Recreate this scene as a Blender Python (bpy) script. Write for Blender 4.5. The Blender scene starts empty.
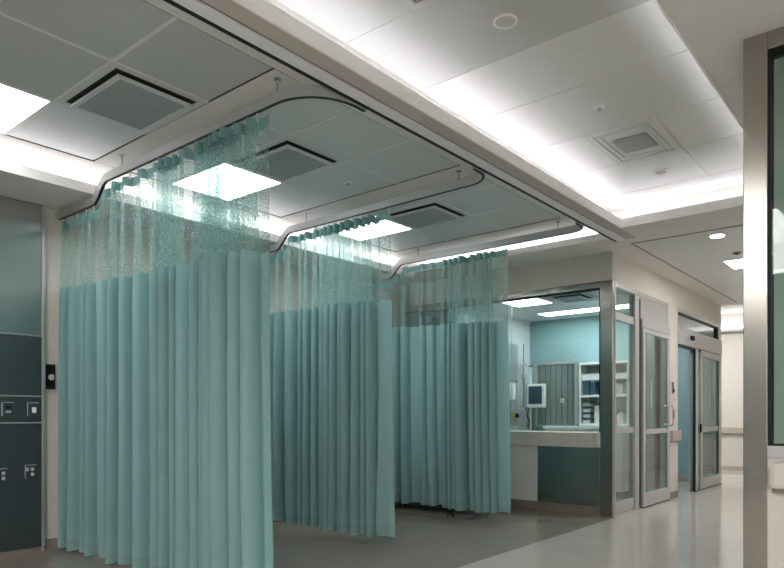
import bpy, math, random
random.seed(7)
scene = bpy.context.scene
col = scene.collection
sin, cos, pi = math.sin, math.cos, math.pi

# ------------------------------------------------------------------ materials
def srgb(h):
    h = h.lstrip('#')
    out = []
    for i in (0, 2, 4):
        c = int(h[i:i+2], 16) / 255
        out.append(c/12.92 if c <= .04045 else ((c+.055)/1.055)**2.4)
    return tuple(out) + (1.0,)

def new_mat(name):
    m = bpy.data.materials.new(name); m.use_nodes = True
    nt = m.node_tree; nt.nodes.clear()
    out = nt.nodes.new('ShaderNodeOutputMaterial')
    return m, nt, out

def paint(name, hexc, rough=.6, spec=.3, noise=.03, scale=9.0, metallic=0.0, bump=0.0):
    m, nt, out = new_mat(name)
    p = nt.nodes.new('ShaderNodeBsdfPrincipled')
    c = srgb(hexc)
    tc = nt.nodes.new('ShaderNodeTexCoord')
    n = nt.nodes.new('ShaderNodeTexNoise'); n.inputs['Scale'].default_value = scale; n.inputs['Detail'].default_value = 4
    nt.links.new(tc.outputs['Object'], n.inputs['Vector'])
    r = nt.nodes.new('ShaderNodeValToRGB')
    r.color_ramp.elements[0].position = .3; r.color_ramp.elements[1].position = .7
    r.color_ramp.elements[0].color = tuple(v*(1-noise) for v in c[:3]) + (1,)
    r.color_ramp.elements[1].color = tuple(min(1, v*(1+noise)) for v in c[:3]) + (1,)
    nt.links.new(n.outputs['Fac'], r.inputs['Fac'])
    nt.links.new(r.outputs['Color'], p.inputs['Base Color'])
    p.inputs['Roughness'].default_value = rough
    p.inputs['Metallic'].default_value = metallic
    p.inputs['Specular IOR Level'].default_value = spec
    if bump:
        b = nt.nodes.new('ShaderNodeBump'); b.inputs['Strength'].default_value = bump; b.inputs['Distance'].default_value = .01
        nt.links.new(n.outputs['Fac'], b.inputs['Height']); nt.links.new(b.outputs['Normal'], p.inputs['Normal'])
    nt.links.new(p.outputs[0], out.inputs[0])
    return m

def brushed(name, hexc, rough=.28, stretch=(2.0, 2.0, 220.0), aniso=.5):
    m, nt, out = new_mat(name)
    p = nt.nodes.new('ShaderNodeBsdfPrincipled')
    c = srgb(hexc)
    p.inputs['Metallic'].default_value = 1.0
    p.inputs['Base Color'].default_value = c
    tc = nt.nodes.new('ShaderNodeTexCoord')
    mp = nt.nodes.new('ShaderNodeMapping'); mp.inputs['Scale'].default_value = stretch
    n = nt.nodes.new('ShaderNodeTexNoise'); n.inputs['Scale'].default_value = 1.0; n.inputs['Detail'].default_value = 3
    nt.links.new(tc.outputs['Object'], mp.inputs['Vector']); nt.links.new(mp.outputs[0], n.inputs['Vector'])
    mr = nt.nodes.new('ShaderNodeMapRange'); mr.inputs['To Min'].default_value = rough*.93; mr.inputs['To Max'].default_value = rough*1.08
    nt.links.new(n.outputs['Fac'], mr.inputs['Value']); nt.links.new(mr.outputs[0], p.inputs['Roughness'])
    r = nt.nodes.new('ShaderNodeValToRGB')
    r.color_ramp.elements[0].color = tuple(v*.985 for v in c[:3]) + (1,)
    r.color_ramp.elements[1].color = tuple(min(1, v*1.015) for v in c[:3]) + (1,)
    nt.links.new(n.outputs['Fac'], r.inputs['Fac']); nt.links.new(r.outputs[0], p.inputs['Base Color'])
    p.inputs['Anisotropic'].default_value = aniso
    t = nt.nodes.new('ShaderNodeTangent'); t.direction_type = 'RADIAL'; t.axis = 'Z'
    nt.links.new(t.outputs[0], p.inputs['Tangent'])
    nt.links.new(p.outputs[0], out.inputs[0])
    return m

def emitter(name, hexc, strength):
    m, nt, out = new_mat(name)
    e = nt.nodes.new('ShaderNodeEmission'); e.inputs[0].default_value = srgb(hexc); e.inputs[1].default_value = strength
    nt.links.new(e.outputs[0], out.inputs[0])
    return m

def glass(name, tint, ior=1.3):
    m, nt, out = new_mat(name)
    t = nt.nodes.new('ShaderNodeBsdfTransparent'); t.inputs[0].default_value = srgb(tint)
    g = nt.nodes.new('ShaderNodeBsdfGlossy'); g.inputs['Roughness'].default_value = .01; g.inputs[0].default_value = (.95, .97, .97, 1)
    f = nt.nodes.new('ShaderNodeFresnel'); f.inputs['IOR'].default_value = ior
    mx = nt.nodes.new('ShaderNodeMixShader')
    ge = nt.nodes.new('ShaderNodeNewGeometry')        # reflect on the outer faces of the sheet only
    a = nt.nodes.new('ShaderNodeMath'); a.operation = 'SUBTRACT'; a.inputs[0].default_value = 1.0
    nt.links.new(ge.outputs['Backfacing'], a.inputs[1])
    b = nt.nodes.new('ShaderNodeMath'); b.operation = 'MULTIPLY'
    nt.links.new(f.outputs[0], b.inputs[0]); nt.links.new(a.outputs[0], b.inputs[1])
    nt.links.new(b.outputs[0], mx.inputs[0]); nt.links.new(t.outputs[0], mx.inputs[1]); nt.links.new(g.outputs[0], mx.inputs[2])
    nt.links.new(mx.outputs[0], out.inputs[0])
    return m

def perforated(name, hexc, hole, pitch=.012, size=.3, rough=.5):
    """painted metal pressed with a square grid of small round holes"""
    m, nt, out = new_mat(name)
    p = nt.nodes.new('ShaderNodeBsdfPrincipled'); p.inputs['Roughness'].default_value = rough
    p.inputs['Specular IOR Level'].default_value = .3
    tc = nt.nodes.new('ShaderNodeTexCoord')
    v = nt.nodes.new('ShaderNodeTexVoronoi'); v.voronoi_dimensions = '2D'
    v.inputs['Scale'].default_value = 1/pitch; v.inputs['Randomness'].default_value = 0.0
    nt.links.new(tc.outputs['Object'], v.inputs['Vector'])
    r = nt.nodes.new('ShaderNodeValToRGB')
    r.color_ramp.elements[0].position = size*.85; r.color_ramp.elements[0].color = srgb(hole)
    r.color_ramp.elements[1].position = size*1.15; r.color_ramp.elements[1].color = srgb(hexc)
    nt.links.new(v.outputs['Distance'], r.inputs['Fac']); nt.links.new(r.outputs[0], p.inputs['Base Color'])
    nt.links.new(p.outputs[0], out.inputs[0])
    return m

def cloth(name, hexc, trans=.35):
    m, nt, out = new_mat(name)
    c = srgb(hexc)
    d = nt.nodes.new('ShaderNodeBsdfDiffuse'); d.inputs['Roughness'].default_value = .6
    t = nt.nodes.new('ShaderNodeBsdfTranslucent')
    uv = nt.nodes.new('ShaderNodeUVMap')
    mp = nt.nodes.new('ShaderNodeMapping'); mp.inputs['Scale'].default_value = (300, 60, 1)
    n = nt.nodes.new('ShaderNodeTexNoise'); n.inputs['Scale'].default_value = 1; n.inputs['Detail'].default_value = 3
    nt.links.new(uv.outputs[0], mp.inputs[0]); nt.links.new(mp.outputs[0], n.inputs['Vector'])
    r = nt.nodes.new('ShaderNodeValToRGB')
    r.color_ramp.elements[0].color = tuple(v*.92 for v in c[:3]) + (1,)
    r.color_ramp.elements[1].color = tuple(min(1, v*1.06) for v in c[:3]) + (1,)
    nt.links.new(n.outputs['Fac'], r.inputs['Fac'])
    nt.links.new(r.outputs[0], d.inputs[0]); nt.links.new(r.outputs[0], t.inputs[0])
    s = nt.nodes.new('ShaderNodeBsdfGlossy'); s.inputs['Roughness'].default_value = .5; s.inputs[0].default_value = (.8, .95, .95, 1)
    mx = nt.nodes.new('ShaderNodeMixShader'); mx.inputs[0].default_value = trans
    nt.links.new(d.outputs[0], mx.inputs[1]); nt.links.new(t.outputs[0], mx.inputs[2])
    mx2 = nt.nodes.new('ShaderNodeMixShader'); mx2.inputs[0].default_value = .035
    nt.links.new(mx.outputs[0], mx2.inputs[1]); nt.links.new(s.outputs[0], mx2.inputs[2])
    nt.links.new(mx2.outputs[0], out.inputs[0])
    return m

def netting(name, hexc):
    """open knitted mesh: threads of cloth with holes between them"""
    m, nt, out = new_mat(name)
    c = srgb(hexc)
    d = nt.nodes.new('ShaderNodeBsdfDiffuse'); d.inputs[0].default_value = c
    tl = nt.nodes.new('ShaderNodeBsdfTranslucent'); tl.inputs[0].default_value = c
    m1 = nt.nodes.new('ShaderNodeMixShader'); m1.inputs[0].default_value = .45
    nt.links.new(d.outputs[0], m1.inputs[1]); nt.links.new(tl.outputs[0], m1.inputs[2])
    tr = nt.nodes.new('ShaderNodeBsdfTransparent'); tr.inputs[0].default_value = srgb('#f2fbfa')
    uv = nt.nodes.new('ShaderNodeUVMap')
    mp = nt.nodes.new('ShaderNodeMapping'); mp.inputs['Scale'].default_value = (95, 60, 1)
    n = nt.nodes.new('ShaderNodeTexNoise'); n.inputs['Scale'].default_value = 1.0; n.inputs['Detail'].default_value = 2.5
    nt.links.new(uv.outputs[0], mp.inputs[0]); nt.links.new(mp.outputs[0], n.inputs['Vector'])
    r = nt.nodes.new('ShaderNodeMapRange')
    r.inputs['From Min'].default_value = .45; r.inputs['From Max'].default_value = .60
    r.inputs['To Min'].default_value = .12; r.inputs['To Max'].default_value = .50
    nt.links.new(n.outputs['Fac'], r.inputs['Value'])
    mx = nt.nodes.new('ShaderNodeMixShader')
    nt.links.new(r.outputs[0], mx.inputs[0]); nt.links.new(tr.outputs[0], mx.inputs[1]); nt.links.new(m1.outputs[0], mx.inputs[2])
    nt.links.new(mx.outputs[0], out.inputs[0])
    return m

def vinyl(name, hexc, rough=.16, spec=.5):
    m, nt, out = new_mat(name)
    p = nt.nodes.new('ShaderNodeBsdfPrincipled')
    c = srgb(hexc)
    tc = nt.nodes.new('ShaderNodeTexCoord')
    n = nt.nodes.new('ShaderNodeTexNoise'); n.inputs['Scale'].default_value = 3; n.inputs['Detail'].default_value = 8
    n2 = nt.nodes.new('ShaderNodeTexNoise'); n2.inputs['Scale'].default_value = 160; n2.inputs['Detail'].default_value = 2
    for k in (n, n2): nt.links.new(tc.outputs['Object'], k.inputs['Vector'])
    a = nt.nodes.new('ShaderNodeMath'); a.operation = 'ADD'
    nt.links.new(n.outputs['Fac'], a.inputs[0]); nt.links.new(n2.outputs['Fac'], a.inputs[1])
    r = nt.nodes.new('ShaderNodeMapRange'); r.inputs['From Min'].default_value = .6; r.inputs['From Max'].default_value = 1.4
    r.inputs['To Min'].default_value = 0; r.inputs['To Max'].default_value = 1
    nt.links.new(a.outputs[0], r.inputs['Value'])
    cr = nt.nodes.new('ShaderNodeValToRGB')
    cr.color_ramp.elements[0].color = tuple(v*.93 for v in c[:3]) + (1,)
    cr.color_ramp.elements[1].color = tuple(v*1.06 for v in c[:3]) + (1,)
    nt.links.new(r.outputs[0], cr.inputs['Fac']); nt.links.new(cr.outputs[0], p.inputs['Base Color'])
    p.inputs['Roughness'].default_value = rough; p.inputs['Specular IOR Level'].default_value = spec
    nt.links.new(p.outputs[0], out.inputs[0])
    return m

M = dict(
    wall=paint('wall_beige', '#d3cdc5', .6),
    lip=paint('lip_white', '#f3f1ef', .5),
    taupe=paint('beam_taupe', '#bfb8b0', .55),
    steelpanel=brushed('dark_brushed_steel', '#a3a4a2', .24),
    lamphall=emitter('lamp_hall', '#fffdfb', 13.0),
    fillsoft=emitter('fill_soft', '#fffdfb', 10.0),
    wallnear=paint('wall_grey', '#8d918f', .5),
    plaster=paint('soffit_plaster', '#dad7d3', .55),
    wallwhite=paint('wall_white', '#e4e6e6', .6),
    teal=paint('wall_teal', '#93b1b4', .55),
    tile=paint('ceiling_tile', '#d2d4d2', .42, .45, .015),
    tileperf=perforated('ceiling_tile_perforated', '#c6c8c6', '#868a89', .010, .27),
    ceilgrid=paint('ceiling_grid', '#dcdcda', .5),
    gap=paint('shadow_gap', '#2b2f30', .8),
    baytile=paint('bay_tile', '#c6cccb', .4, .5, .015),
    bayperf=perforated('bay_tile_perforated', '#c3c9c8', '#848c8b', .010, .28, .42),
    ventperf=perforated('vent_perforated', '#b5bcbb', '#3c4344', .014, .33),
    steel=brushed('brushed_steel', '#a9a49d', .22, (2.0, 2.0, 220.0), 0.0),
    steeldark=brushed('headwall_steel', '#bdbfbe', .24, (.3, .3, 60.0)),
    panel=paint('headwall_panel', '#667072', .25, .5, .03, 3.0, .75),
    alu=paint('aluminium', '#c4c5c5', .36, .5, .02, 12, .7),
    alusat=paint('satin_track', '#ebebee', .45, .5, .02, 12, .1),
    rail=paint('rail_aluminium', '#bfc2c3', .42, .5, .02, 12, .25),
    doormetal=paint('door_metal', '#bcbdbd', .4, .5, .02, 15, .4),
    chrome=paint('chrome', '#d6d6d6', .12, .5, .0, 5, 1.0),
    black=paint('black_rubber', '#15181a', .5),
    dark=paint('dark_gasket', '#23292b', .4),
    brown=paint('base_brown', '#8b7f74', .5),
    counter=paint('counter_top', '#d4cdc5', .4, .4, .04, 40),
    white=paint('white_plastic', '#e8e8e6', .4),
    whitelam=paint('white_laminate', '#e2e0dc', .4),
    bumper=paint('bumper_taupe', '#b5aaa0', .5),
    screen=paint('screen_glass', '#2c4653', .15, .5),
    bin=paint('bin_blue', '#3e5668', .5),
    box=paint('box_grey', '#b9bdc0', .6),
    cupboard=paint('cupboard_greygreen', '#a3aba4', .4),
    foldcl=paint('folding_panel', '#8b9490', .25, .5, .06, 4, .5),
    curtain=cloth('curtain_cloth', '#9bc1c2', .32),
    hem=cloth('curtain_hem', '#96b8b6', .18),
    tape=cloth('curtain_tape', '#85b0ae', .25),
    net=netting('curtain_net', '#bfd8d6'),
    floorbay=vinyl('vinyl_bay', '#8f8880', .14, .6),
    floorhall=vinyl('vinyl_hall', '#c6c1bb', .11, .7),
    glass=glass('clear_glass', '#eaf4f3'),
    glassdoor=glass('door_glass', '#e2eae8', 1.55),
    glassgreen=glass('green_glass', '#d3e0db', 1.5),
    led=emitter('led_strip', '#fbf9ff', 8.8),
    ledbay=emitter('led_strip_bay', '#fdfaff', 17.0),
    lamp=emitter('lamp_diffuser', '#fbfdff', 6.0),
    lamproom=emitter('lamp_room', '#fbfdff', 8.0),
    filldim=emitter('fill_dim', '#fbfdff', 3.5),
    spot=emitter('downlight_lens', '#fff6e8', 30.0),
    mattress=paint('mattress_blue', '#47606b', .6),
    red=paint('port_red', '#8e3a30', .5),
    yellow=paint('port_yellow', '#b29a3c', .5),
)

# ------------------------------------------------------------------ mesh building
class MB:
    def __init__(s): s.v = []; s.f = []; s.uv = None
    def box(s, x0, x1, y0, y1, z0, z1):
        x0, x1 = sorted((x0, x1)); y0, y1 = sorted((y0, y1)); z0, z1 = sorted((z0, z1))
        b = len(s.v)
        s.v += [(x, y, z) for z in (z0, z1) for y in (y0, y1) for x in (x0, x1)]
        s.f += [tuple(b+i for i in q) for q in ((0,2,3,1),(4,5,7,6),(0,1,5,4),(2,6,7,3),(0,4,6,2),(1,3,7,5))]
        return s
    def ring(s, x0, x1, y0, y1, z0, z1, w):          # flat square frame in a horizontal plane
        s.box(x0, x1, y0, y0+w, z0, z1); s.box(x0, x1, y1-w, y1, z0, z1)
        s.box(x0, x0+w, y0+w, y1-w, z0, z1); s.box(x1-w, x1, y0+w, y1-w, z0, z1)
        return s
    def cyl(s, c, r, h, axis='z', n=20, r2=None):
        r2 = r if r2 is None else r2
        b = len(s.v)
        def pt(a, rr, t):
            u, w = rr*cos(a), rr*sin(a)
            return {'z': (c[0]+u, c[1]+w, c[2]+t), 'x': (c[0]+t, c[1]+u, c[2]+w), 'y': (c[0]+w, c[1]+t, c[2]+u)}[axis]
        for k in range(n): s.v.append(pt(2*pi*k/n, r, 0))
        for k in range(n): s.v.append(pt(2*pi*k/n, r2, h))
        for k in range(n):
            j = (k+1) % n; s.f.append((b+k, b+j, b+n+j, b+n+k))
        s.f.append(tuple(b+k for k in reversed(range(n)))); s.f.append(tuple(b+n+k for k in range(n)))
        return s
    def sweep(s, pts, prof):
        """profile of (sideways, up) points carried along a path of 3D points"""
        b = len(s.v); n = len(prof)
        for i, p in enumerate(pts):
            q0 = pts[max(0, i-1)]; q1 = pts[min(len(pts)-1, i+1)]
            t = [q1[k]-q0[k] for k in range(3)]
            L = math.sqrt(sum(k*k for k in t)); t = [k/L for k in t]
            sx, sy = t[1], -t[0]
            l = math.hypot(sx, sy) or 1; sx /= l; sy /= l
            up = (-t[2]*t[0], -t[2]*t[1], 1-t[2]*t[2])
            l = math.sqrt(sum(k*k for k in up)); up = [k/l for k in up]
            for (a, h) in prof:
                s.v.append((p[0]+sx*a+up[0]*h, p[1]+sy*a+up[1]*h, p[2]+up[2]*h))
        for i in range(len(pts)-1):
            for k in range(n):
                j = (k+1) % n
                s.f.append((b+i*n+k, b+i*n+j, b+(i+1)*n+j, b+(i+1)*n+k))
        s.f.append(tuple(b+k for k in range(n)))
        s.f.append(tuple(b+(len(pts)-1)*n+k for k in reversed(range(n))))
        return s
    def tube(s, pts, r, n=10):
        return s.sweep(pts, [(r*cos(2*pi*k/n), r*sin(2*pi*k/n)) for k in range(n)])
    def build(s, name, mat, parent=None, bevel=0.0, smooth=False, origin=None):
        w = wloc(parent) if parent else origin
        if w is None:
            xs, ys, zs = zip(*s.v)
            w = ((min(xs)+max(xs))/2, (min(ys)+max(ys))/2, min(zs))
        me = bpy.data.meshes.new(name)
        me.from_pydata([(x-w[0], y-w[1], z-w[2]) for x, y, z in s.v], [], s.f)
        if s.uv:
            ul = me.uv_layers.new(name='UVMap')
            for lp in me.loops: ul.data[lp.index].uv = s.uv[lp.vertex_index]
        me.materials.append(mat); me.update()
        if smooth: me.shade_smooth()
        o = bpy.data.objects.new(name, me); col.objects.link(o)
        if parent: o.parent = parent
        else: o.location = w
        if bevel:
            b = o.modifiers.new('bevel', 'BEVEL'); b.width = bevel; b.segments = 2; b.limit_method = 'ANGLE'
        return o

def wloc(o):
    x = y = z = 0.0
    while o is not None:
        x += o.location[0]; y += o.location[1]; z += o.location[2]; o = o.parent
    return (x, y, z)

def BOX(*a): return MB().box(*a)

def empty(name, loc):
    o = bpy.data.objects.new(name, None); col.objects.link(o); o.location = loc; o.empty_display_size = .1
    return o
def tag(o, label, cat, group=None):
    o['label'] = label; o['category'] = cat
    if group: o['group'] = group
    return o
def thing(name, label, cat, loc, group=None): return tag(empty(name, loc), label, cat, group)
def struct(name, mb, mat, bevel=0.0):
    o = mb.build(name, mat, bevel=bevel, origin=(0, 0, 0)); o['kind'] = 'structure'; return o
def structroot(name, loc=(0, 0, 0)):
    o = empty(name, loc); o['kind'] = 'structure'; return o

# ------------------------------------------------------------------ principal dimensions (metres)
XB = -6.35          # bay back wall
XW = -3.07          # wall with the sliding doors
YG = 7.93           # glazed front of the room
ZS = 3.25           # soffit
ZB = 3.40           # bay ceiling
ZC = 3.55           # corridor ceiling
HX0, HX1 = -2.83, -2.62   # header beam
CX1 = -1.04         # right lip of the coffer
CY1 = 6.97          # far lip of the coffer
YE = 13.15          # end of the door wall
YF = 16.3           # end wall
RAILS = (2.76, 4.82, 6.78)
YWIN = 3.89

# ------------------------------------------------------------------ shell
struct('floor', MB().box(XB-.2, -3.03, -5, YG+.02, -.1, 0).box(-3.03, 3.2, -5, -.6, -.1, 0), M['floorbay'])  # dark area behind the camera is added, unseen, to darken the steel pillar's reflection
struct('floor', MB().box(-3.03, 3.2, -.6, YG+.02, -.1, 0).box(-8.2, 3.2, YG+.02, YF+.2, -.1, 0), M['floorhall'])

struct('wall_back', MB().box(XB-.15, XB, -5, YG+2.4, 0, 3.7), M['wall'])
struct('wall_near', MB().box(XB-.15, 3.15, -5.15, -5, 0, 3.7), M['wallnear'])
struct('wall_right', MB().box(3.0, 3.15, -5, YWIN+3.2, 0, 3.7), M['wall'])
struct('wall_corridor', MB().box(-.80, -.68, YWIN+.12, YF, 0, 3.7), M['wall'])
# door wall: pieces round the two door openings
dw = MB()
dw.box(XW-.13, XW, YG+.09, YE, 2.90, 3.70)
dw.box(XW-.13, XW, 10.10, 10.53, 0, 2.90)
dw.box(XW-.13, XW, 13.05, YE, 0, 2.90)
struct('wall_door_side', dw, M['wall'])
struct('wall_front', MB().box(XB, XW, YG, YG+.1, 2.91, 3.70), M['wall'])
struct('wall_end', MB().box(-8.2, 3.15, YF, YF+.15, 0, 3.7), M['wall'])
# room behind the glass
struct('wall_room_back', MB().box(-5.55, XW-.13, 10.25, 10.40, 0, 2.95), M['teal'])
struct('wall_room_left', MB().box(-5.55, -5.42, YG+.1, 10.25, 0, 2.95), M['wallwhite'])
struct('ceiling', MB().box(XB, XW-.13, YG+.1, 10.4, 2.85, 2.90), M['tile'])
# room behind the second door
struct('wall_second_room', MB().box(-6.6, XW-.13, 13.0, YE, 0, 3.0).box(-6.6, XW-.13, 10.41, 10.5, 0, 3.0).box(-6.7, -6.6, 10.4, YE, 0, 3.0), M['teal'])
struct('ceiling', MB().box(-6.6, XW-.13, 10.5, 13.0, 2.88, 2.95), M['tile'])
struct('wall_cross', MB().box(-8.2, -6.7, YE-.1, YE, 0, 3.7).box(-8.3, -8.2, YE-.1, YF, 0, 3.7), M['wall'])

# baseboards
struct('baseboard_end', BOX(-8.2, -.80, YF-.02, YF, 0, .10), M['bumper'])
struct('baseboard_doors', MB().box(XW, XW+.012, 10.10, 10.53, 0, .10), M['brown'])
struct('baseboard_room', MB().box(-5.42, XW-.13, 10.235, 10.25, 0, .10), M['brown'])
struct('baseboard_back', MB().box(XB, XB+.02, 2.62, 10.2, 0, .10), M['brown'])
struct('baseboard_second', MB().box(-6.6, XW-.13, 12.985, 13.0, 0, .10), M['bumper'])

# corridor soffits, lips and coffer
struct('ceiling', MB()
       .box(CX1, 3.15, -5, YWIN+.12, ZS, ZS+.03).box(CX1, -.68, YWIN+.12, CY1, ZS, ZS+.03)
       .box(HX0, -.68, CY1, YE, ZS, ZS+.03).box(XW, HX0, 7.46, YE, ZS, ZS+.03), M['plaster'])
struct('ceiling', MB().box(HX0-.03, HX0, -5, YE, ZS+.03, ZC+.05).box(HX0, -.68, CY1+.31, CY1+.34, ZS+.03, ZC+.05)
       .box(CX1+.30, CX1+.33, -5, CY1+.31, ZS+.03, ZC+.05), M['plaster'])
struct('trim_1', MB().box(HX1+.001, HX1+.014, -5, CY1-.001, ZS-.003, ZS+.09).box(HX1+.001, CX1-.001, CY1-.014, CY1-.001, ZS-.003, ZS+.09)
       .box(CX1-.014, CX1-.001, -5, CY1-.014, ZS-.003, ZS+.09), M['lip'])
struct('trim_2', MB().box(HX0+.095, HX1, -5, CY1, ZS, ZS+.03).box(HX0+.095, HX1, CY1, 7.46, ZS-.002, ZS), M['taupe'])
# aluminium channel and black seal along the bay side of the beam
ch = structroot('trim_3')
BOX(HX0, HX0+.085, -5, 7.46, ZS-.012, ZS+.04).build('channel', M['alusat'], ch, .003)
BOX(HX0+.085, HX0+.095, -5, 7.46, ZS+.002, ZS+.03).build('shadow_joint', M['dark'], ch)
BOX(HX0-.03, HX0, -5, 7.46, ZS-.012, ZS+.03).build('seal', M['black'], ch)
# corridor ceiling tiles
YT = [-5.0, -4.0, -3.0, -2.2, -1.2, -.2, .6, 1.4, 2.17, 2.95, 3.72, 4.38, 5.18, 5.97, 6.80, CY1+.31]
XT = [HX0, -2.25, -1.69, CX1+.30]
struct('ceiling', BOX(HX0, CX1+.30, -5, CY1+.31, ZC+.005, ZC+.05), M['ceilgrid'])
cp, cs = MB(), MB()
g = .004
for j in range(len(YT)-1):
    y0, y1 = YT[j], YT[j+1]
    dst = cp if (j <= 9) else cs
    if j == 12:
        for i in range(3):
            dst.box(XT[i]+g, XT[i+1]-g, y0+g, y1-g, ZC, ZC+.014)
    elif j in (13, 14):
        dst.box(HX0+g, -1.69-g, y0+g, y1-g, ZC, ZC+.014); dst.box(-1.69+g, CX1+.30-g, y0+g, y1-g, ZC, ZC+.014)
    elif j == 8:
        dst.box(HX0+g, -2.28-g, y0+g, y1-g, ZC, ZC+.014); dst.box(-1.66+g, CX1+.30-g, y0+g, y1-g, ZC, ZC+.014); dst.box(-2.28+g, -1.66-g, y0+g, y1-.62, ZC, ZC+.014)
    else:
        dst.box(HX0+g, CX1+.30-g, y0+g, y1-g, ZC, ZC+.014)
struct('ceiling', cp, M['tileperf']); struct('ceiling', cs, M['tile'])
# hall ceiling panel field beyond the coffer
struct('ceiling', MB().box(-2.73, -.80, 7.70, 12.85, ZS-.006, ZS), M['tile'])
struct('trim_4', MB().box(-2.76, -2.73, 7.68, 12.88, ZS-.004, ZS).box(-2.73, -.80, 12.85, 12.88, ZS-.004, ZS).box(-2.73, -.80, 7.67, 7.70, ZS-.004, ZS), M['brown'])
# cross corridor ceiling and its lit ledge
struct('ceiling', BOX(-8.2, 3.15, YE, YF, ZC, ZC+.05).box(-8.2, 3.15, YE-.03, YE, ZS, ZC), M['plaster'])
struct('trim_5', MB().box(-8.2, -.80, YF-.16, YF, 3.125, 3.145).box(-8.2, -.80, YF-.174, YF-.161, 3.12, 3.175), M['plaster'])
# right hand room lid
struct('ceiling', BOX(-.68, 3.15, YWIN+.12, YWIN+3.3, 3.2, 3.26), M['tile'])
struct('wall_right_room', MB().box(-.68, 3.15, YWIN+3.2, YWIN+3.3, 0, 3.2), M['teal'])

# bay ceiling
struct('ceiling', BOX(XB, HX0-.03, -5, YG, ZB+.010, ZB+.06), M['ceilgrid'])
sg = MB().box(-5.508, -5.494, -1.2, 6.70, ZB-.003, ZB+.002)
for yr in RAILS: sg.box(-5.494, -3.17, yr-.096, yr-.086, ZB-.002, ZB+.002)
struct('shadow_strip', sg, M['gap'])  # flat dark strips painted as the shadow lines at the tile edges
bt, bp = MB(), MB()
XT2 = [-5.50, -4.66, -3.86, -3.17]
VT = {(1, k): True for k in range(3)}
def bay_tile(k, i, j, y0, y1):
    return
vent_cells, lamp_cells = [], []
rows = []
for k, yr in enumerate((RAILS[0]-2.05,) + RAILS):
    yy = [yr-2.05+.18, yr-1.44, yr-.77, yr-.09]
    for j in range(3):
        for i in range(3):
            x0, x1, y0, y1 = XT2[i], XT2[i+1], yy[j], yy[j+1]
            if i == 1 and j == 2 and k == 1: vent_cells.append((k, x0, x1, y0, y1)); continue
            if i == 1 and j == 1 and k > 1: vent_cells.append((k, x0, x1, y0, y1)); continue
            if i == 0 and j == 1: lamp_cells.append((k, x0, x1, y0, y1)); continue
            (bp if (k < 2 and not (j == 2 and i == 0)) else bt).box(x0+.006, x1-.006, y0+.006, y1-.006, ZB, ZB+.009)
struct('ceiling', bt, M['baytile']); struct('ceiling', bp, M['bayperf'])
tb = MB()
for k, yr in enumerate((RAILS[0]-2.05,) + RAILS):
    ya, yb = yr-1.44, yr-.77
    for x in XT2[1:3]: tb.box(x-.012, x+.012, yr-2.05+.18, yr-.09, ZB-.0025, ZB+.006)
    for y in (ya, yb):
        for a, b in ((XT2[0], XT2[1]-.012), (XT2[1]+.012, XT2[2]-.012), (XT2[2]+.012, XT2[3])): tb.box(a, b, y-.012, y+.012, ZB-.0025, ZB+.006)
struct('trim_11', tb, M['ceilgrid'])
br = MB()
for yr in (RAILS[0]-2.05,) + RAILS[:2]: br.box(-5.50, -3.17, yr-.082, yr+.172, ZB-.004, ZB+.014)
br.box(-3.162, HX0-.03, -5, YG, ZB-.004, ZB+.014)
br.box(XB, -5.508, -5, YG, ZB-.004, ZB+.014)
br.box(-5.50, -3.17, RAILS[2]-.082, YG, ZB-.004, ZB+.014)
br.box(-5.50, -3.17, -5, RAILS[0]-4.1+.172, ZB-.004, ZB+.014)
struct('ceiling', br, M['plaster'])
# back soffit with lip, far soffit with lip
struct('ceiling', MB().box(XB, -5.66, -5, 7.30, 3.17, 3.195).box(XB, XW-.001, 7.30, YG, ZS, ZS+.025).box(XW-.001, HX0-.03, 7.30, 7.459, ZS, ZS+.025), M['plaster'])
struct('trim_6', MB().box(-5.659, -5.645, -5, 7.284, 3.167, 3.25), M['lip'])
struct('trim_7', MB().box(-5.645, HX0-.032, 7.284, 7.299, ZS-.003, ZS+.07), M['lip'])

# LED strips lying in the coves
def led(mb, m='led'): struct('trim_light', mb, M[m])
led(BOX(HX0+.06, HX0+.085, -4.9, CY1+.2, ZS+.045, ZS+.055)) ; led(BOX(HX1, CX1, CY1+.19, CY1+.215, ZS+.035, ZS+.045))
led(BOX(CX1+.06, CX1+.085, -4.9, CY1+.1, ZS+.035, ZS+.045))
led(BOX(-5.95, -5.925, -4.9, 7.2, 3.20, 3.21), 'ledbay'); led(BOX(-5.6, HX0-.2, 7.5, 7.525, ZS+.03, ZS+.04), 'ledbay')
led(BOX(-8.0, -.9, YF-.12, YF-.05, 3.147, 3.152))

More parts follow.
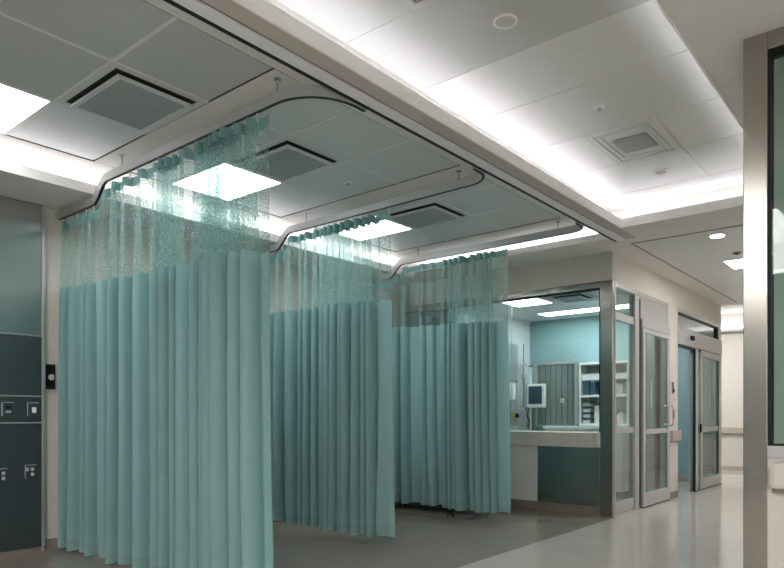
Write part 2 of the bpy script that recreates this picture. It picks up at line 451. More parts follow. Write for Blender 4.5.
# ------------------------------------------------------------------ lamps and ceiling fittings
ORD = {0: 'bay nearest the camera', 1: 'first', 2: 'second', 3: 'third'}
def ceiling_light(label, x0, x1, y0, y1, z, group=None, mat='lamp', w=.02):
    t = thing('ceiling_light', label, 'ceiling light', ((x0+x1)/2, (y0+y1)/2, z), group)
    MB().ring(x0, x1, y0, y1, z-.004, z+.012, w).build('frame', M['ceilgrid'], t)
    BOX(x0+w, x1-w, y0+w, y1-w, z, z+.010).build('diffuser', M[mat], t)
    return t
def air_vent(label, x0, x1, y0, y1, z, inner, group=None, slots=False):
    t = thing('air_vent', label, 'air vent', ((x0+x1)/2, (y0+y1)/2, z), group)
    MB().ring(x0, x1, y0, y1, z-.006, z+.012, .05).build('frame', M['baytile'] if not slots else M['tile'], t, .002)
    BOX(x0+.05, x1-.05, y0+.05, y1-.05, z+.002, z+.009).build('recess', M['gap'], t)
    a = inner
    MB().box(x0+.05+a, x1-.05-a, y0+.05+a, y1-.05-a, z-.032, z-.022).build('core_panel', M['ventperf'], t)
    MB().ring(x0+.05+a-.03, x1-.05-a+.03, y0+.05+a-.03, y1-.05-a+.03, z-.036, z-.020, .03).build('core_rim', M['baytile'] if not slots else M['tile'], t, .002)
    return t
for k, x0, x1, y0, y1 in lamp_cells:
    if k == 0: continue
    lab = {1: 'square lit ceiling panel at the left edge, in front of the nearest curtain',
           2: 'square lit ceiling panel seen through the net of the nearest curtain',
           3: 'square lit ceiling panel seen behind the net of the middle curtain'}[k]
    ceiling_light(lab, x0, x1, y0, y1, ZB, 'lit panels over the bays')
for k, x0, x1, y0, y1 in vent_cells:
    lab = {1: 'large square perforated air vent in front of the nearest curtain, over the first bay',
           2: 'square perforated air vent between the nearest and middle curtain rails',
           3: 'small looking square air vent between the middle and farthest curtain rails'}[k]
    air_vent(lab, x0, x1, y0, y1, ZB, .055, 'square vents over the bays')

# corridor vent
t = thing('air_vent', 'white square air vent with small grey grille in the bright corridor ceiling', 'air vent', (-1.97, 5.58, ZC))
MB().ring(-2.24, -1.70, 5.19, 5.96, ZC-.012, ZC+.002, .04).build('frame', M['tile'], t, .003)
MB().ring(-2.18, -1.76, 5.28, 5.88, ZC-.010, ZC+.002, .025).build('inner_frame', M['tile'], t, .003)
BOX(-2.11, -1.83, 5.43, 5.75, ZC-.008, ZC+.002).build('grille', M['ventperf'], t)
t = thing('air_vent', 'air vent at the top edge of the corridor ceiling, nearer than the round speaker', 'air vent', (-1.97, 2.64, ZC))
MB().ring(-2.28, -1.66, 2.33, 2.95, ZC-.012, ZC+.012, .045).build('frame', M['alu'], t, .003)
BOX(-2.23, -1.71, 2.38, 2.90, ZC, ZC+.01).build('core_panel', M['tile'], t)
# speaker
t = thing('ceiling_speaker', 'round white ceiling speaker with pale rim in the perforated corridor tile', 'speaker', (-1.94, 3.37, ZC))
s = MB()
n = 32
b = 0
for r_, zz in ((.072, ZC-.002), (.072, ZC-.012), (.058, ZC-.012), (.058, ZC-.002)):
    for q in range(n): s.v.append((-1.94+r_*cos(2*pi*q/n), 3.37+r_*sin(2*pi*q/n), zz))
for ring in range(3):
    for q in range(n):
        j = (q+1) % n; s.f.append((ring*n+q, ring*n+j, (ring+1)*n+j, (ring+1)*n+q))
s.build('rim', M['white'], t)
MB().cyl((-1.94, 3.37, ZC-.008), .058, .008).build('grille', M['tileperf'], t)
MB().cyl((-1.94, 3.37, ZC-.012), .012, .006).build('badge', M['box'], t)
def sprinkler(label, x, y, z, group=None):
    t = thing('sprinkler', label, 'sprinkler', (x, y, z), group)
    MB().cyl((x, y, z-.008), .04, .010, r2=.045).build('cover_plate', M['white'], t)
    MB().cyl((x, y, z-.020), .012, .012).build('nozzle', M['chrome'], t)
    MB().cyl((x, y, z-.022), .018, .003).build('deflector', M['chrome'], t)
sprinkler('small round sprinkler head in the corridor ceiling between the speaker and the vent', -1.95, 4.77, ZC)
sprinkler('small sprinkler head on the ceiling between the nearest and middle curtain rails', -4.19, 4.41, ZB)
t = thing('smoke_detector', 'round white detector on the corridor ceiling just beyond the square vent', 'detector', (-2.01, 6.39, ZC))
MB().cyl((-2.01, 6.39, ZC-.014), .06, .016, r2=.065).build('base', M['white'], t)
MB().cyl((-2.01, 6.39, ZC-.024), .034, .010, r2=.048).build('sensor_head', M['box'], t)
# hall lights, then added fill panels out of view
t = thing('downlight', 'round recessed downlight in the hall ceiling beside the steel pillar', 'downlight', (-1.89, 7.94, ZS-.006))
MB().cyl((-1.89, 7.94, ZS-.012), .085, .008, n=28).build('trim_ring', M['white'], t)
MB().cyl((-1.89, 7.94, ZS-.015), .068, .004, n=28).build('lens', M['spot'], t)
ceiling_light('rectangular lit panel in the hall ceiling farther away than the round downlight', -2.16, -1.1, 9.3, 9.9, ZS-.008, None, 'lamphall')
t = thing('ceiling_sensor', 'tiny dark sensor on the hall ceiling between downlight and lit panel', 'sensor', (-1.9, 8.92, ZS-.02))
MB().cyl((-1.9, 8.92, ZS-.02), .05, .014).build('body', M['brown'], t); MB().cyl((-1.9, 8.92, ZS-.032), .02, .012).build('dome', M['dark'], t)
ceiling_light('added fill panel in the corridor ceiling, unseen behind the viewer', -2.45, -1.35, -4.4, -.5, ZC, None, 'fillsoft')  # added out of view to lift the curtains, steel and soffits
ceiling_light('added fill panel in the soffit, unseen behind the viewer, over the right side', .0, 2.2, -3.0, -.9, ZS-.008, None, 'fillsoft')  # second unseen panel, added as front fill
ceiling_light('added unseen fill panel in the cross hall ceiling near the end wall', -4.6, -3.0, 14.0, 14.8, ZC-.004, None, 'lamphall')  # added to brighten the end wall, no such panel is visible
# lights in the glazed rooms, the last two added and unseen
ceiling_light('square lit panel on the ceiling just behind the counter glass', -4.78, -4.2, 8.1, 8.68, 2.845, None, 'lamproom')
ceiling_light('long lit ceiling strip near the teal wall of the glazed room', -4.88, -3.35, 9.42, 9.80, 2.845, None, 'lamproom')
air_vent('square vent in the ceiling of the glazed room beside its square light', -4.08, -3.56, 8.15, 8.68, 2.845, .05)
ceiling_light('added unseen light panel in the teal room behind the second sliding door', -4.9, -3.7, 11.3, 12.4, 2.87, None, 'filldim')  # added lamp, out of sight, lighting the teal room
ceiling_light('added unseen light panel in the room behind the right foreground window', 1.4, 2.6, 4.9, 6.1, 3.19, None, 'lamproom')  # added lamp, out of sight, brightening the room behind the glass

# ------------------------------------------------------------------ curtain rails and curtains
def zrail(x):
    a = min(1, max(0, (x+5.68)/.24)); a = a*a*(3-2*a)
    return 3.08 + a*.155
def make_rail(yr, label, R0, turn):
    t = thing('curtain_rail', label, 'curtain rail', (-4.6, yr, 3.235), 'ceiling rails of the bay curtains')
    pts = [(x, yr, zrail(x)) for x in [XB+.005, -6.1, -5.85] + [-5.70+.02*i for i in range(15)] + [-5.2, -4.6, -4.0, -3.6, -3.35]]
    cx, cy = -2.89-R0, yr+R0*turn
    for i in range(0, 13):
        a = i/12*pi/2
        pts.append((cx+R0*sin(a), cy-turn*R0*cos(a), 3.235))
    pts.append((-2.89, cy+.08*turn, 3.235))
    MB().sweep(pts, [(-.016, .006), (-.016, .072), (-.010, .078), (.010, .078), (.016, .072), (.016, .006), (.010, .004), (-.010, .004)]).build('fascia', M['rail'], t, smooth=False)
    MB().sweep(pts, [(-.011, .0), (-.011, .006), (.011, .006), (.011, .0)]).build('runner_slot', M['dark'], t)
    h0 = None
    for hx in (-5.19, -3.24):
        if h0 is None:
            h0 = MB().cyl((hx, yr, 3.31), .008, ZB-3.31, n=12).cyl((hx, yr, ZB-.014), .024, .010, n=16).cyl((hx, yr, 3.305), .013, .02, n=12).build('hanger', M['chrome'], t)
        else:
            h = h0.copy(); h.location = (hx+5.19, 0, 0); h.parent = t; col.objects.link(h)
    MB().cyl((XB+.001, yr, 3.12), .045, .012, axis='x').build('wall_flange', M['rail'], t)
    return t

def fold_profile(xa, xb, pieces, N, seed):
    """pieces: (fraction end, pitch, amplitude) – accumulates the phase of the folds along the rail"""
    rnd = random.Random(seed)
    w = [(rnd.uniform(.6, 2.2), rnd.uniform(0, 6), rnd.uniform(.08, .22)) for _ in range(4)]
    ph = 0; out = []
    L = xb-xa
    for i in range(N+1):
        u = i/N
        p = a = None
        prev = 0; pp = pieces[0]
        for q in pieces:
            if u <= q[0] or q is pieces[-1]:
                k = min(1, max(0, (u-prev)/.05)); k = k*k*(3-2*k)
                p = pp[1]+(q[1]-pp[1])*k; a = pp[2]+(q[2]-pp[2])*k
                break
            prev = q[0]; pp = q
        mod = 1+sum(c*sin(f*u*22+o) for f, o, c in w)
        ph += 2*pi*(L/N)/p*max(.45, mod)
        am = a*(1+.5*sin(u*31+w[0][1])*sin(u*17+w[1][1]))
        out.append((xa+L*u, ph, am))
    return out

def make_curtain(yr, xb, zb, label, pieces, seed, boundary):
    xa = XB+.035
    N = 620
    prof = fold_profile(xa, xb, pieces, N, seed)
    t = thing('privacy_curtain', label, 'curtain', ((xa+xb)/2, yr, 0), 'teal privacy curtains on the bay rails')
    rnd = random.Random(seed+3)
    d1, d2, d3 = rnd.uniform(0, 6), rnd.uniform(0, 6), rnd.uniform(0, 6)
    def pt(i, z, ztop):
        x, ph, am = prof[i]
        h = max(0, min(1, (ztop-z)/3.0))
        k = .55 + .45*min(1, h*3) + .25*h
        p = ph + .55*h*sin(x*2.3+d1) + .25*sin(z*1.1+x*1.3+d2)*h*2
        y = yr + am*k*(sin(p) + .30*sin(2*p+1.1) + .10*sin(3*p+.4+x) + .18*sin(.5*p+d3))
        dx = -am*.42*k*sin(2*p)
        flare = (x-xa)/(xb-xa)
        return (x+dx+.045*flare*flare*h, y, z)
    ztop = lambda i: min(zrail(prof[i][0]-.045), zrail(prof[i][0]+.045))-.042
    def strip(name, za, zbm, nr, mat):
        mb = MB(); uv = []
        s = 0; lastp = None
        for i in range(N+1):
            zt = ztop(i)
            q = pt(i, 1.2, zt)
            if lastp: s += math.hypot(q[0]-lastp[0], q[1]-lastp[1])
            lastp = q
            z0, z1 = za(i), zbm(i)
            for r in range(nr+1):
                z = z0+(z1-z0)*r/nr
                mb.v.append(pt(i, z, zt)); uv.append((s, z))
        for i in range(N):
            for r in range(nr):
                a = i*(nr+1)+r; mb.f.append((a, a+1, a+nr+2, a+nr+1))
        mb.uv = uv
        return mb.build(name, mat, t, smooth=True)
    zbd = lambda i: boundary[0]+(boundary[1]-boundary[0])*i/N
    strip('header_tape', lambda i: ztop(i)-.075, ztop, 2, M['tape'])
    strip('net_panel', zbd, lambda i: ztop(i)-.075, 8, M['net'])
    strip('cloth_panel', lambda i: zb+.10, zbd, 16, M['curtain'])
    strip('hem', lambda i: zb+.012*sin(prof[i][1]*.5), lambda i: zb+.10, 2, M['hem'])
    # hooks from the runner slot to the tape
    h0 = None; last = -1
    for i in range(4, N-1):
        q = int(prof[i][1]/(2*pi))
        if q == last: continue
        last = q
        x, y, z = pt(i, ztop(i)-.02, ztop(i))
        zz = min(zrail(x-.02), zrail(x+.02))-.006
        if h0 is None:
            h0 = MB().box(-.003, .003, -.003, .003, -.055, 0).cyl((0, 0, -.008), .007, .010, n=8).build('hook', M['white'], None, origin=(0, 0, 0))
            o = h0
        else:
            o = h0.copy(); col.objects.link(o)
        o.parent = t
        o.location = (x-t.location[0], (y*.4+yr*.6)-yr, zz-t.location[2])
    return t

RL = ('pale metal curtain rail nearest the camera, with a large bend at the beam',
      'pale metal curtain rail of the middle curtain',
      'pale metal curtain rail farthest from the camera, lit by the bright cove')
for yr, l, r, tn in zip(RAILS, RL, (.36, .22, .22), (1, -1, -1)): make_rail(yr, l, r, tn)
make_curtain(RAILS[0], -3.315, .03, 'teal privacy curtain nearest the camera, widest of the three, net top',
             [(.07, .10, .04), (.55, .20, .045), (.93, .105, .08), (1.0, .26, .025)], 11, (2.43, 2.31))
make_curtain(RAILS[1], -4.02, .085, 'middle teal privacy curtain hanging between the nearest and farthest ones',
             [(.10, .11, .035), (.42, .19, .05), (.91, .09, .07), (1.0, .26, .025)], 23, (2.41, 2.35))
make_curtain(RAILS[2], -3.86, .10, 'farthest teal privacy curtain hanging beside the glazed counter',
             [(.12, .12, .035), (.60, .20, .048), (.90, .098, .07), (1.0, .26, .025)], 37, (2.44, 2.35))

# ------------------------------------------------------------------ steel headwall at the left
hw = thing('steel_headwall', 'tall brushed steel service panel on the left wall beside the nearest curtain', 'wall panel', (XB, 1.2, .04))
y0, y1 = -1.2, 2.58
BOX(XB+.002, XB+.05, y0, y1, 1.975, 3.165).build('upper_panel', M['steeldark'], hw, .003)
BOX(XB+.002, XB+.05, y0, y1, .05, 1.96).build('lower_panel', M['panel'], hw, .003)
for zz in (1.967, 1.42, 1.18):
    BOX(XB+.03, XB+.058, y0, y1, zz-.006, zz+.006).build('trim_strip', M['alu'], hw)
BOX(XB+.002, XB+.06, y1, y1+.03, .05, 3.165).build('edge_frame', M['alu'], hw, .003)
BOX(XB+.002, XB+.04, y0, y1, .0, .05).build('plinth', M['brown'], hw)
def outlet(label, y, z, kind):
    t = thing('wall_outlet', label, 'outlet', (XB+.05, y, z), 'outlets on the steel headwall')
    BOX(XB+.0505, XB+.060, y-.05, y+.05, z-.065, z+.065).build('plate', M['panel'], t, .004)
    MB().box(XB+.060, XB+.066, y-.05, y-.042, z-.06, z+.065).box(XB+.060, XB+.066, y-.05, y+.05, z+.057, z+.065).build('rim', M['alu'], t)
    if kind == 1:
        BOX(XB+.060, XB+.072, y-.01, y+.025, z-.03, z+.02).build('rocker', M['white'], t, .003)
    elif kind == 2:
        MB().box(XB+.060, XB+.067, y-.02, y+.03, z+.005, z+.03).build('port', M['black'], t); BOX(XB+.060, XB+.067, y-.015, y+.025, z-.03, z-.012).build('port', M['box'], t)
    else:
        for (a, b) in ((-.03, .02), (.015, .02), (.015, -.025)):
            BOX(XB+.060, XB+.068, y+a-.013, y+a+.013, z+b-.014, z+b+.014).build('socket', M['box'], t, .002)
outlet('small switch with white rocker on the steel headwall, right one of the upper pair', 2.50, 1.30, 1)
outlet('small dark ported outlet on the steel headwall, left one of the upper pair', 2.29, 1.30, 2)
outlet('square outlet with pale sockets low on the headwall, below the white rocker switch', 2.48, .74, 3)
outlet('outlet cut by the left edge, low on the headwall below the dark ported outlet', 2.24, .72, 3)
t = thing('recessed_wall_box', 'small dark open box set in the beige wall beside the nearest curtain', 'wall box', (XB, 2.67, 1.49))
MB().box(XB+.001, XB+.03, 2.625, 2.635, 1.49, 1.72).box(XB+.001, XB+.03, 2.70, 2.71, 1.49, 1.72).box(XB+.001, XB+.03, 2.635, 2.70, 1.49, 1.505).box(XB+.001, XB+.03, 2.635, 2.70, 1.71, 1.72).build('frame', M['dark'], t)
BOX(XB+.001, XB+.008, 2.635, 2.70, 1.505, 1.71).build('back_plate', M['black'], t)
MB().cyl((XB+.008, 2.68, 1.60), .028, .018, axis='x').build('valve', M['counter'], t)

# ------------------------------------------------------------------ glazed front with counter
struct('trim_8', MB().box(-3.23, XW, YG, YG+.09, 0, 2.905), M['steel'], .004)     # steel corner post
w1 = structroot('window_1', (-4.6, YG, 1.03))
MB().box(XB, -3.23, YG, YG+.06, 2.83, 2.91).build('window_frame', M['steel'], w1, .003)
MB().box(XB, -3.23, YG+.005, YG+.055, 2.805, 2.83).box(-3.243, -3.23, YG+.005, YG+.055, 1.03, 2.805).build('gasket', M['dark'], w1)
BOX(XB, -3.243, YG+.025, YG+.035, 1.035, 2.805).build('window_pane', M['glass'], w1)
BOX(-4.485, -4.48, YG+.02, YG+.04, 1.035, 2.805).build('glass_joint', M['alu'], w1)
ct = thing('counter', 'beige topped counter under the glass with white and steel front panels', 'counter', (-4.3, YG, 0))
BOX(-5.40, -3.30, YG-.07, YG+.42, .845, 1.03).build('worktop', M['counter'], ct, .006)
BOX(-5.40, -4.085, YG, YG+.06, .11, .845).build('white_panel', M['whitelam'], ct, .003)['label'] = 'white laminate front panel'
BOX(-4.08, -3.232, YG, YG+.06, .11, .845).build('steel_panel', M['steelpanel'], ct, .003)['label'] = 'brushed steel front panel'
BOX(-5.40, -3.232, YG+.004, YG+.05, 0, .11).build('toe_kick', M['brown'], ct)
# ------------------------------------------------------------------ first sliding door with sidelight
d1 = structroot('door_1', (XW, 9.0, 0))
xo, xi = XW+.0, XW-.09
fr = MB()
fr.box(xi, xo, YG+.09, 10.10, 2.84, 2.90)                 # head
fr.box(xi, xo, YG+.09, 8.04, 0, 2.84)                     # jamb beside post
fr.box(xi, xo, 8.72, 8.90, 0, 2.84)                       # mullion
fr.box(xi, xo, 10.03, 10.10, 0, 2.84)                     # far jamb
fr.build('door_frame', M['doormetal'], d1, .003)
MB().box(xi+.01, xo+.005, 8.865, 8.90, 0.03, 2.80).build('dark_seal', M['dark'], d1)
sl = BOX(xi+.03, xi+.07, 8.04, 8.72, 2.44, 2.54).box(xi+.03, xi+.07, 8.04, 8.72, 1.02, 1.09).box(xi+.03, xi+.07, 8.04, 8.72, .0, .16).build('sidelight', M['doormetal'], d1, .003)
MB().box(xi+.045, xi+.055, 8.04, 8.72, .16, 1.02).box(xi+.045, xi+.055, 8.04, 8.72, 1.09, 2.44).box(xi+.045, xi+.055, 8.04, 8.72, 2.54, 2.84).build('sidelight_glass', M['glassdoor'], sl)
MB().box(xi+.03, xo-.006, 8.90, 10.03, 2.46, 2.84).build('header_panel', M['alu'], d1, .003)
MB().box(xo-.02, xo+.035, 8.90, 10.08, 2.425, 2.54).build('operator_track', M['alu'], d1, .004)
lf = MB()
lx0, lx1 = XW-.005, XW+.035
lf.box(lx0, lx1, 8.92, 9.02, .015, 2.42).box(lx0, lx1, 9.93, 10.06, .015, 2.42)
lf.box(lx0, lx1, 9.02, 9.93, 2.36, 2.42).box(lx0, lx1, 9.02, 9.93, .99, 1.06).box(lx0, lx1, 9.02, 9.93, .015, .20)
leaf = lf.build('sliding_leaf', M['doormetal'], d1, .003)
MB().box(lx0+.015, lx0+.025, 9.02, 9.93, .20, .99).box(lx0+.015, lx0+.025, 9.02, 9.93, 1.06, 2.36).build('leaf_glass', M['glassdoor'], leaf)
MB().box(lx1-.004, lx1+.001, 9.02, 9.035, .20, 2.36).box(lx1-.004, lx1+.001, 9.915, 9.93, .20, 2.36).build('leaf_gasket', M['dark'], leaf)
MB().tube([(lx1, 9.78, 1.12), (lx1+.05, 9.78, 1.12), (lx1+.06, 9.78, 1.14), (lx1+.06, 9.78, 1.36), (lx1+.05, 9.78, 1.38), (lx1, 9.78, 1.38)], .012)\
    .tube([(lx1, 10.0, 1.10), (lx1+.05, 10.0, 1.10), (lx1+.06, 10.0, 1.12), (lx1+.06, 10.0, 1.36), (lx1+.05, 10.0, 1.38), (lx1, 10.0, 1.38)], .012).build('pull_handle', M['doormetal'], leaf, smooth=True)
BOX(lx0, lx1-.008, 8.92, 10.06, .002, .015).build('bottom_seal', M['black'], leaf)
# ------------------------------------------------------------------ second sliding door
d2 = structroot('door_2', (XW, 11.8, 0))
fr = MB()
fr.box(xi, xo, 10.53, 13.05, 2.84, 2.90).box(xi, xo, 10.53, 10.56, 0, 2.84).box(xi, xo, 12.99, 13.05, 0, 2.84)
fr.build('door_frame', M['doormetal'], d2, .003)
MB().box(xi+.02, xo-.002, 10.56, 12.99, 2.82, 2.84).box(xi+.02, xo-.002, 12.93, 12.99, 2.60, 2.82).build('transom_gasket', M['dark'], d2)
BOX(xi+.045, xi+.055, 10.56, 12.93, 2.60, 2.82).build('transom_glass', M['glassgreen'], d2)
BOX(xi+.01, xo+.04, 10.53, 13.05, 2.34, 2.60).build('operator_track', M['doormetal'], d2, .004)
BOX(xo+.04, xo+.075, 11.07, 11.21, 2.44, 2.51).build('motion_sensor', M['black'], d2, .004)
BOX(xi+.02, xo+.03, 10.56, 11.9, 2.315, 2.34).build('track_slot', M['dark'], d2)
# fixed panel behind, sliding leaf in front
pf = MB()
pf.box(xi+.02, xi+.055, 11.36, 11.44, .01, 2.34).box(xi+.02, xi+.055, 12.90, 12.99, .01, 2.34).box(xi+.02, xi+.055, 11.44, 12.90, 2.26, 2.34).box(xi+.02, xi+.055, 11.44, 12.90, .01, .18)
fixed = pf.build('fixed_panel', M['alu'], d2, .003)
BOX(xi+.03, xi+.04, 11.44, 12.90, .18, 2.26).build('panel_glass', M['glassdoor'], fixed)
BOX(xo-.005, xo+.03, 11.385, 11.40, .01, 2.33).build('edge_seal', M['black'], d2)
lf = MB()
lf.box(lx0, lx1, 11.40, 11.53, .015, 2.33).box(lx0, lx1, 11.72, 11.80, .015, 2.33).box(lx0, lx1, 12.86, 13.04, .015, 2.33)
lf.box(lx0, lx1, 11.80, 12.86, 2.22, 2.33).box(lx0, lx1, 11.80, 12.86, .97, 1.05).box(lx0, lx1, 11.80, 12.86, .015, .19)
leaf2 = lf.build('sliding_leaf', M['doormetal'], d2, .003)
MB().box(lx0+.015, lx0+.025, 11.80, 12.86, .19, .97).box(lx0+.015, lx0+.025, 11.80, 12.86, 1.05, 2.22).box(lx0+.015, lx0+.025, 11.53, 11.72, .02, 2.33).build('leaf_glass', M['glassdoor'], leaf2)
MB().box(lx1-.004, lx1+.001, 12.80, 12.86, .19, 2.22).build('leaf_gasket', M['dark'], leaf2)
BOX(lx0, lx1-.008, 11.40, 13.04, .002, .015).build('bottom_seal', M['black'], leaf2)
BOX(lx1, lx1+.02, 11.62, 11.70, .96, 1.10).build('lock', M['black'], leaf2)

# wall strip fittings
t = thing('access_panel', 'dark card reader on the beige wall between the two sliding doors', 'card reader', (XW, 10.28, 1.57))
BOX(XW, XW+.02, 10.22, 10.34, 1.57, 1.74).build('housing', M['box'], t, .003)
MB().box(XW+.02, XW+.026, 10.22, 10.25, 1.57, 1.74).build('edge', M['black'], t); BOX(XW+.02, XW+.027, 10.27, 10.31, 1.59, 1.64).build('reader', M['dark'], t)
t = thing('push_button', 'narrow dark push plate on the beige wall below the card reader', 'push button', (XW, 10.30, 1.16))
BOX(XW, XW+.012, 10.27, 10.33, 1.16, 1.37).build('plate', M['doormetal'], t, .003); BOX(XW+.012, XW+.022, 10.285, 10.315, 1.20, 1.33).build('button', M['dark'], t, .003)
t = thing('wall_bumper', 'short taupe bumper block on the beige wall between the sliding doors', 'wall bumper', (XW, 10.33, .86))
BOX(XW, XW+.065, 10.12, 10.52, .86, 1.02).build('rail_cover', M['bumper'], t, .012); BOX(XW, XW+.03, 10.14, 10.50, .84, .86).build('retainer', M['brown'], t)
t = thing('wall_bumper', 'long taupe bumper rail across the far end wall of the hall', 'wall bumper', (-4, YF, .83))
BOX(-8.0, -.85, YF-.07, YF, .83, .97).build('rail_cover', M['bumper'], t, .012); BOX(-8.0, -.85, YF-.03, YF, .81, .83).build('retainer', M['brown'], t)

# ------------------------------------------------------------------ things in the glazed room
# steel equipment column on the left wall
t = thing('equipment_column', 'grey equipment panel with switches and gas ports inside the glazed room', 'equipment panel', (-5.40, 9.45, 1.08))
BOX(-5.419, -5.36, 9.10, 9.72, 1.08, 2.42).build('backing_panel', M['alu'], t, .004)
BOX(-5.36, -5.33, 9.42, 9.60, 1.50, 1.78).build('control_box', M['white'], t, .004)
BOX(-5.36, -5.345, 9.12, 9.70, 1.80, 1.815).build('divider', M['chrome'], t)
for (yy, m) in ((9.35, 'red'), (9.50, 'yellow'), (9.64, 'black')):
    MB().cyl((-5.36, yy, 1.24), .035, .05, axis='x').build('gas_port', M[m], t)
t = thing('drip_pole', 'slim chrome pole carrying small clamps beside the monitor', 'pole', (-5.33, 9.86, 1.03))
MB().cyl((-5.33, 9.86, 1.03), .012, 1.40, n=12).build('pole', M['chrome'], t)
for zz in (1.86, 2.05, 1.32): MB().box(-5.36, -5.29, 9.82, 9.90, zz, zz+.06).build('clamp', M['box'], t, .004)
t = thing('monitor_stand', 'thin white post with a dark top holding the monitor', 'stand', (-5.23, 9.92, 0))
MB().cyl((-5.23, 9.92, .03), .016, 2.02, n=12).build('post', M['white'], t)
MB().cyl((-5.23, 9.92, 2.05), .035, .02, n=12).build('cap', M['black'], t)
MB().cyl((-5.23, 9.92, 0), .17, .03, n=24).build('base', M['box'], t)
MB().box(-5.24, -5.06, 9.885, 9.90, 1.55, 1.60).build('arm', M['box'], t)
t = thing('patient_monitor', 'white framed patient monitor with a dark blue screen on a post', 'monitor', (-5.07, 9.82, 1.36))
BOX(-5.24, -4.92, 9.80, 9.88, 1.37, 1.76).build('housing', M['white'], t, .015)
BOX(-5.205, -4.965, 9.795, 9.80, 1.43, 1.72).build('screen', M['screen'], t)
MB().box(-4.95, -4.93, 9.793, 9.80, 1.60, 1.70).build('buttons', M['box'], t)
MB().tube([(-5.23, 9.86, 1.37), (-5.26, 9.84, 1.25), (-5.20, 9.84, 1.12), (-5.24, 9.85, 1.05)], .008).build('cable', M['black'], t, smooth=True)
# inner work counter along back wall
t = thing('back_worktop', 'white worktop with drawers along the back wall below the shelves', 'worktop', (-4.4, 9.95, 0))
BOX(-4.90, -3.60, 9.70, 10.23, 1.03, 1.07).build('worktop', M['white'], t, .004)
BOX(-4.88, -3.62, 9.73, 10.23, .1, 1.03).build('body', M['whitelam'], t); BOX(-4.88, -3.62, 9.78, 10.23, 0, .1).build('plinth', M['brown'], t)
for i in range(2):
    for j in range(3):
        d = BOX(-4.87+.63*i, -4.26+.63*i, 9.712, 9.73, .13+.30*j, .41+.30*j).build('drawer', M['whitelam'], t, .004)
        MB().box(-4.70+.63*i, -4.43+.63*i, 9.70, 9.712, .36+.30*j, .375+.30*j).build('handle', M['alu'], d)
# folding steel partition
t = thing('glazed_cabinet', 'tall grey folding panel cabinet with steel frame beside the monitor', 'cabinet', (-4.8, 10.0, 1.08))
MB().box(-5.15, -4.42, 9.92, 9.97, 2.07, 2.12).box(-4.45, -4.40, 9.90, 9.97, 1.08, 2.15).box(-5.15, -5.12, 9.92, 9.97, 1.08, 2.07).build('frame', M['alu'], t, .003)
fp = MB()
nn = 14
for i in range(nn):
    xa_, xb_ = -5.12+.67*i/nn, -5.12+.67*(i+1)/nn
    fp.box(xa_+.002, xb_-.002, 9.935+(.012 if i % 2 else 0), 9.96, 1.09, 2.07)
fp.build('slatted_door', M['foldcl'], t)
MB().box(-4.70, -4.62, 9.915, 9.935, 1.44, 1.52).build('latch', M['chrome'], t)
MB().box(-5.15, -4.42, 9.92, 9.97, 1.07, 1.08).build('sill', M['alu'], t)
# shelves
t = thing('shelving_unit', 'white open wall shelves above the worktop in the glazed room', 'shelves', (-4.0, 10.1, 1.10))
BOX(-4.39, -4.36, 9.93, 10.24, 1.08, 2.07).build('side_panel', M['whitelam'], t); BOX(-3.63, -3.60, 9.93, 10.24, 1.08, 2.07).build('side_panel', M['whitelam'], t)
BOX(-4.36, -3.63, 10.22, 10.24, 1.08, 2.07).build('back_panel', M['box'], t)
for zz in (2.04, 1.53, 1.08): BOX(-4.39, -3.60, 9.92, 10.24, zz, zz+.035).build('shelf', M['white'], t, .003)
BOX(-4.36, -3.63, 9.98, 10.22, 1.80, 1.90).build('valance', M['white'], t)
def boxthing(name, label, cat, x0, x1, y0, y1, z0, z1, m, lid=None, group=None):
    t = thing(name, label, cat, ((x0+x1)/2, (y0+y1)/2, z0), group)
    BOX(x0, x1, y0, y1, z0, z1-.015).build('body', M[m], t, .004)
    BOX(x0-.003, x1+.003, y0-.003, y1+.003, z1-.015, z1).build('lid', M[lid or m], t, .003)
boxthing('storage_box', 'dark blue storage box on the middle shelf, leftmost', 'box', -4.34, -4.24, 9.98, 10.18, 1.567, 1.79, 'bin', 'bin', 'boxes on the wall shelves')
boxthing('storage_box', 'slim pale blue storage box on the middle shelf beside the dark one', 'box', -4.22, -4.15, 9.98, 10.18, 1.567, 1.78, 'bin', 'box', 'boxes on the wall shelves')
boxthing('storage_box', 'grey storage box on the middle shelf right of the steel post', 'box', -3.86, -3.70, 9.98, 10.18, 1.567, 1.74, 'box', 'box', 'boxes on the wall shelves')
for i, lab in enumerate(('bottom', 'second lowest', 'second highest', 'top')):
    boxthing('drawer_tray', lab + ' tray of the small dark stack on the lowest shelf', 'tray', -4.34, -4.22, 9.97, 10.18, 1.117+.09*i, 1.185+.09*i, 'box', 'bin', 'small stacked trays')
boxthing('carton', 'pale upright carton on the lowest shelf beside the stacked trays', 'carton', -4.16, -4.04, 9.99, 10.18, 1.117, 1.40, 'whitelam', None)
t = thing('spray_bottle', 'white bottle on the lowest shelf seen through the sidelight', 'bottle', (-3.76, 10.05, 1.116))
MB().cyl((-3.76, 10.05, 1.116), .06, .13, n=18).cyl((-3.76, 10.05, 1.246), .06, .05, n=18, r2=.02).build('body', M['white'], t, smooth=False)
MB().cyl((-3.76, 10.05, 1.296), .018, .05, n=12).build('cap', M['box'], t)
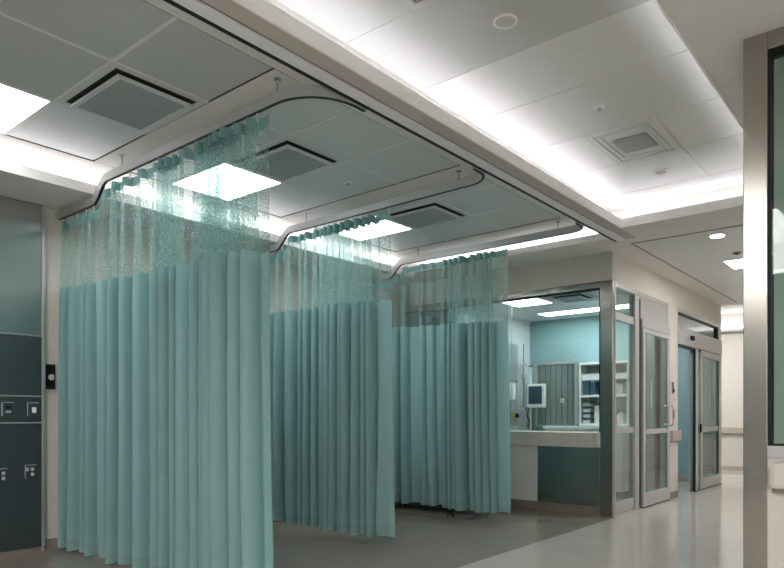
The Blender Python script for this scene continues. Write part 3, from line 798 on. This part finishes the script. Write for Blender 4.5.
# tall cupboard behind the first leaf
t = thing('tall_cupboard', 'tall grey green cupboard with a long bright handle behind the first door', 'cupboard', (-3.4, 10.1, 0))
BOX(-3.58, -3.22, 9.98, 10.24, .08, 2.42).build('body', M['cupboard'], t, .004)
BOX(-3.575, -3.225, 9.962, 9.98, 1.93, 2.41).build('door', M['cupboard'], t, .003)
dd = BOX(-3.575, -3.225, 9.962, 9.98, .10, 1.92).build('door', M['cupboard'], t, .003)
MB().box(-3.27, -3.255, 9.93, 9.945, 1.36, 1.76).box(-3.27, -3.255, 9.945, 9.962, 1.37, 1.39).box(-3.27, -3.255, 9.945, 9.962, 1.73, 1.75).build('handle', M['white'], dd)
BOX(-3.58, -3.22, 10.0, 10.24, 0, .08).build('plinth', M['brown'], t)

# ------------------------------------------------------------------ bed behind the farthest curtain
t = thing('hospital_bed', 'low black wheeled bed frame just showing beneath the farthest curtain', 'bed', (-5.3, 7.2, 0))
x0, x1, y0, y1 = -6.15, -4.55, 6.93, 7.55
MB().box(x0+.05, x1-.05, y0, y0+.05, .07, .12).box(x0+.05, x1-.05, y1-.05, y1, .07, .12).box(x0+.05, x0+.1, y0, y1, .07, .12).box(x1-.1, x1-.05, y0, y1, .07, .12).build('base_frame', M['black'], t, .006)
MB().box(-5.9, -5.75, 7.1, 7.4, .12, .42).box(-4.95, -4.8, 7.1, 7.4, .12, .42).build('lift_column', M['alu'], t, .006)
BOX(x0, x1, y0, y1, .42, .48).build('deck', M['alu'], t, .006)
BOX(x0+.03, x1-.03, y0+.02, y1-.02, .48, .62).build('mattress', M['mattress'], t, .03)
for (cx, cy) in ((x0+.12, y0+.03), (x1-.25, y0+.03), (x0+.12, y1-.03), (x1-.25, y1-.03)):
    c = MB().cyl((cx, cy-.02, .05), .05, .04, axis='y', n=18).build('caster', M['black'], t)
    MB().cyl((cx, cy-.026, .05), .018, .052, axis='y', n=12).build('hub', M['box'], c)
BOX(x0, x0+.03, y0+.03, y1-.03, .48, .95).build('headboard', M['whitelam'], t, .01)

# ------------------------------------------------------------------ right foreground window
struct('trim_9', BOX(-.80, -.685, YWIN, YWIN+.12, 0, ZS), M['steel'], .004)
w2 = structroot('window_2', (1, YWIN, 0))
BOX(-.685, 3.0, YWIN, YWIN+.10, 3.155, ZS).build('window_frame', M['steel'], w2, .003)
MB().box(-.685, -.67, YWIN+.01, YWIN+.09, 1.09, 3.155).box(-.67, 3.0, YWIN+.01, YWIN+.09, 3.135, 3.155).box(-.67, 3.0, YWIN+.01, YWIN+.09, 1.09, 1.10).build('gasket', M['black'], w2)
BOX(-.67, 3.0, YWIN+.03, YWIN+.045, 1.10, 3.135).build('window_pane', M['glassgreen'], w2)
BOX(-.685, 3.0, YWIN-.01, YWIN+.11, 1.03, 1.09).build('window_sill', M['alu'], w2, .003)
struct('wall_window', BOX(-.685, 3.0, YWIN, YWIN+.10, 0, 1.03), M['wall'])
t = thing('wall_bumper', 'rounded beige bumper rail below the right foreground window', 'wall bumper', (1, YWIN, .86))
BOX(-.672, 2.9, YWIN-.075, YWIN, .87, 1.01).build('rail_cover', M['wall'], t, .03); BOX(-.66, 2.9, YWIN-.03, YWIN, .85, .87).build('retainer', M['brown'], t)

# ------------------------------------------------------------------ camera, world, view
cam = bpy.data.cameras.new('camera'); co = bpy.data.objects.new('camera', cam); col.objects.link(co)
co.location = (0, 0, 1.25); co.rotation_euler = (pi/2, 0, math.atan2(.639, .7696))
cam.sensor_width = 36; cam.lens = 658/784*36; cam.shift_y = 131/784; cam.clip_end = 100
scene.camera = co
w = bpy.data.worlds.new('world'); scene.world = w; w.use_nodes = True
w.node_tree.nodes['Background'].inputs[0].default_value = (.5, .55, .56, 1); w.node_tree.nodes['Background'].inputs[1].default_value = .05
vs = scene.view_settings
vs.view_transform = 'Standard'; vs.look = 'None'; vs.gamma = 1; vs.use_curve_mapping = False; vs.exposure = 1.08
scene.cycles.transparent_max_bounces = 24
scene.cycles.max_bounces = 12; scene.cycles.diffuse_bounces = 6
scene.cycles.use_denoising = True
scene.cycles.sample_clamp_indirect = 6
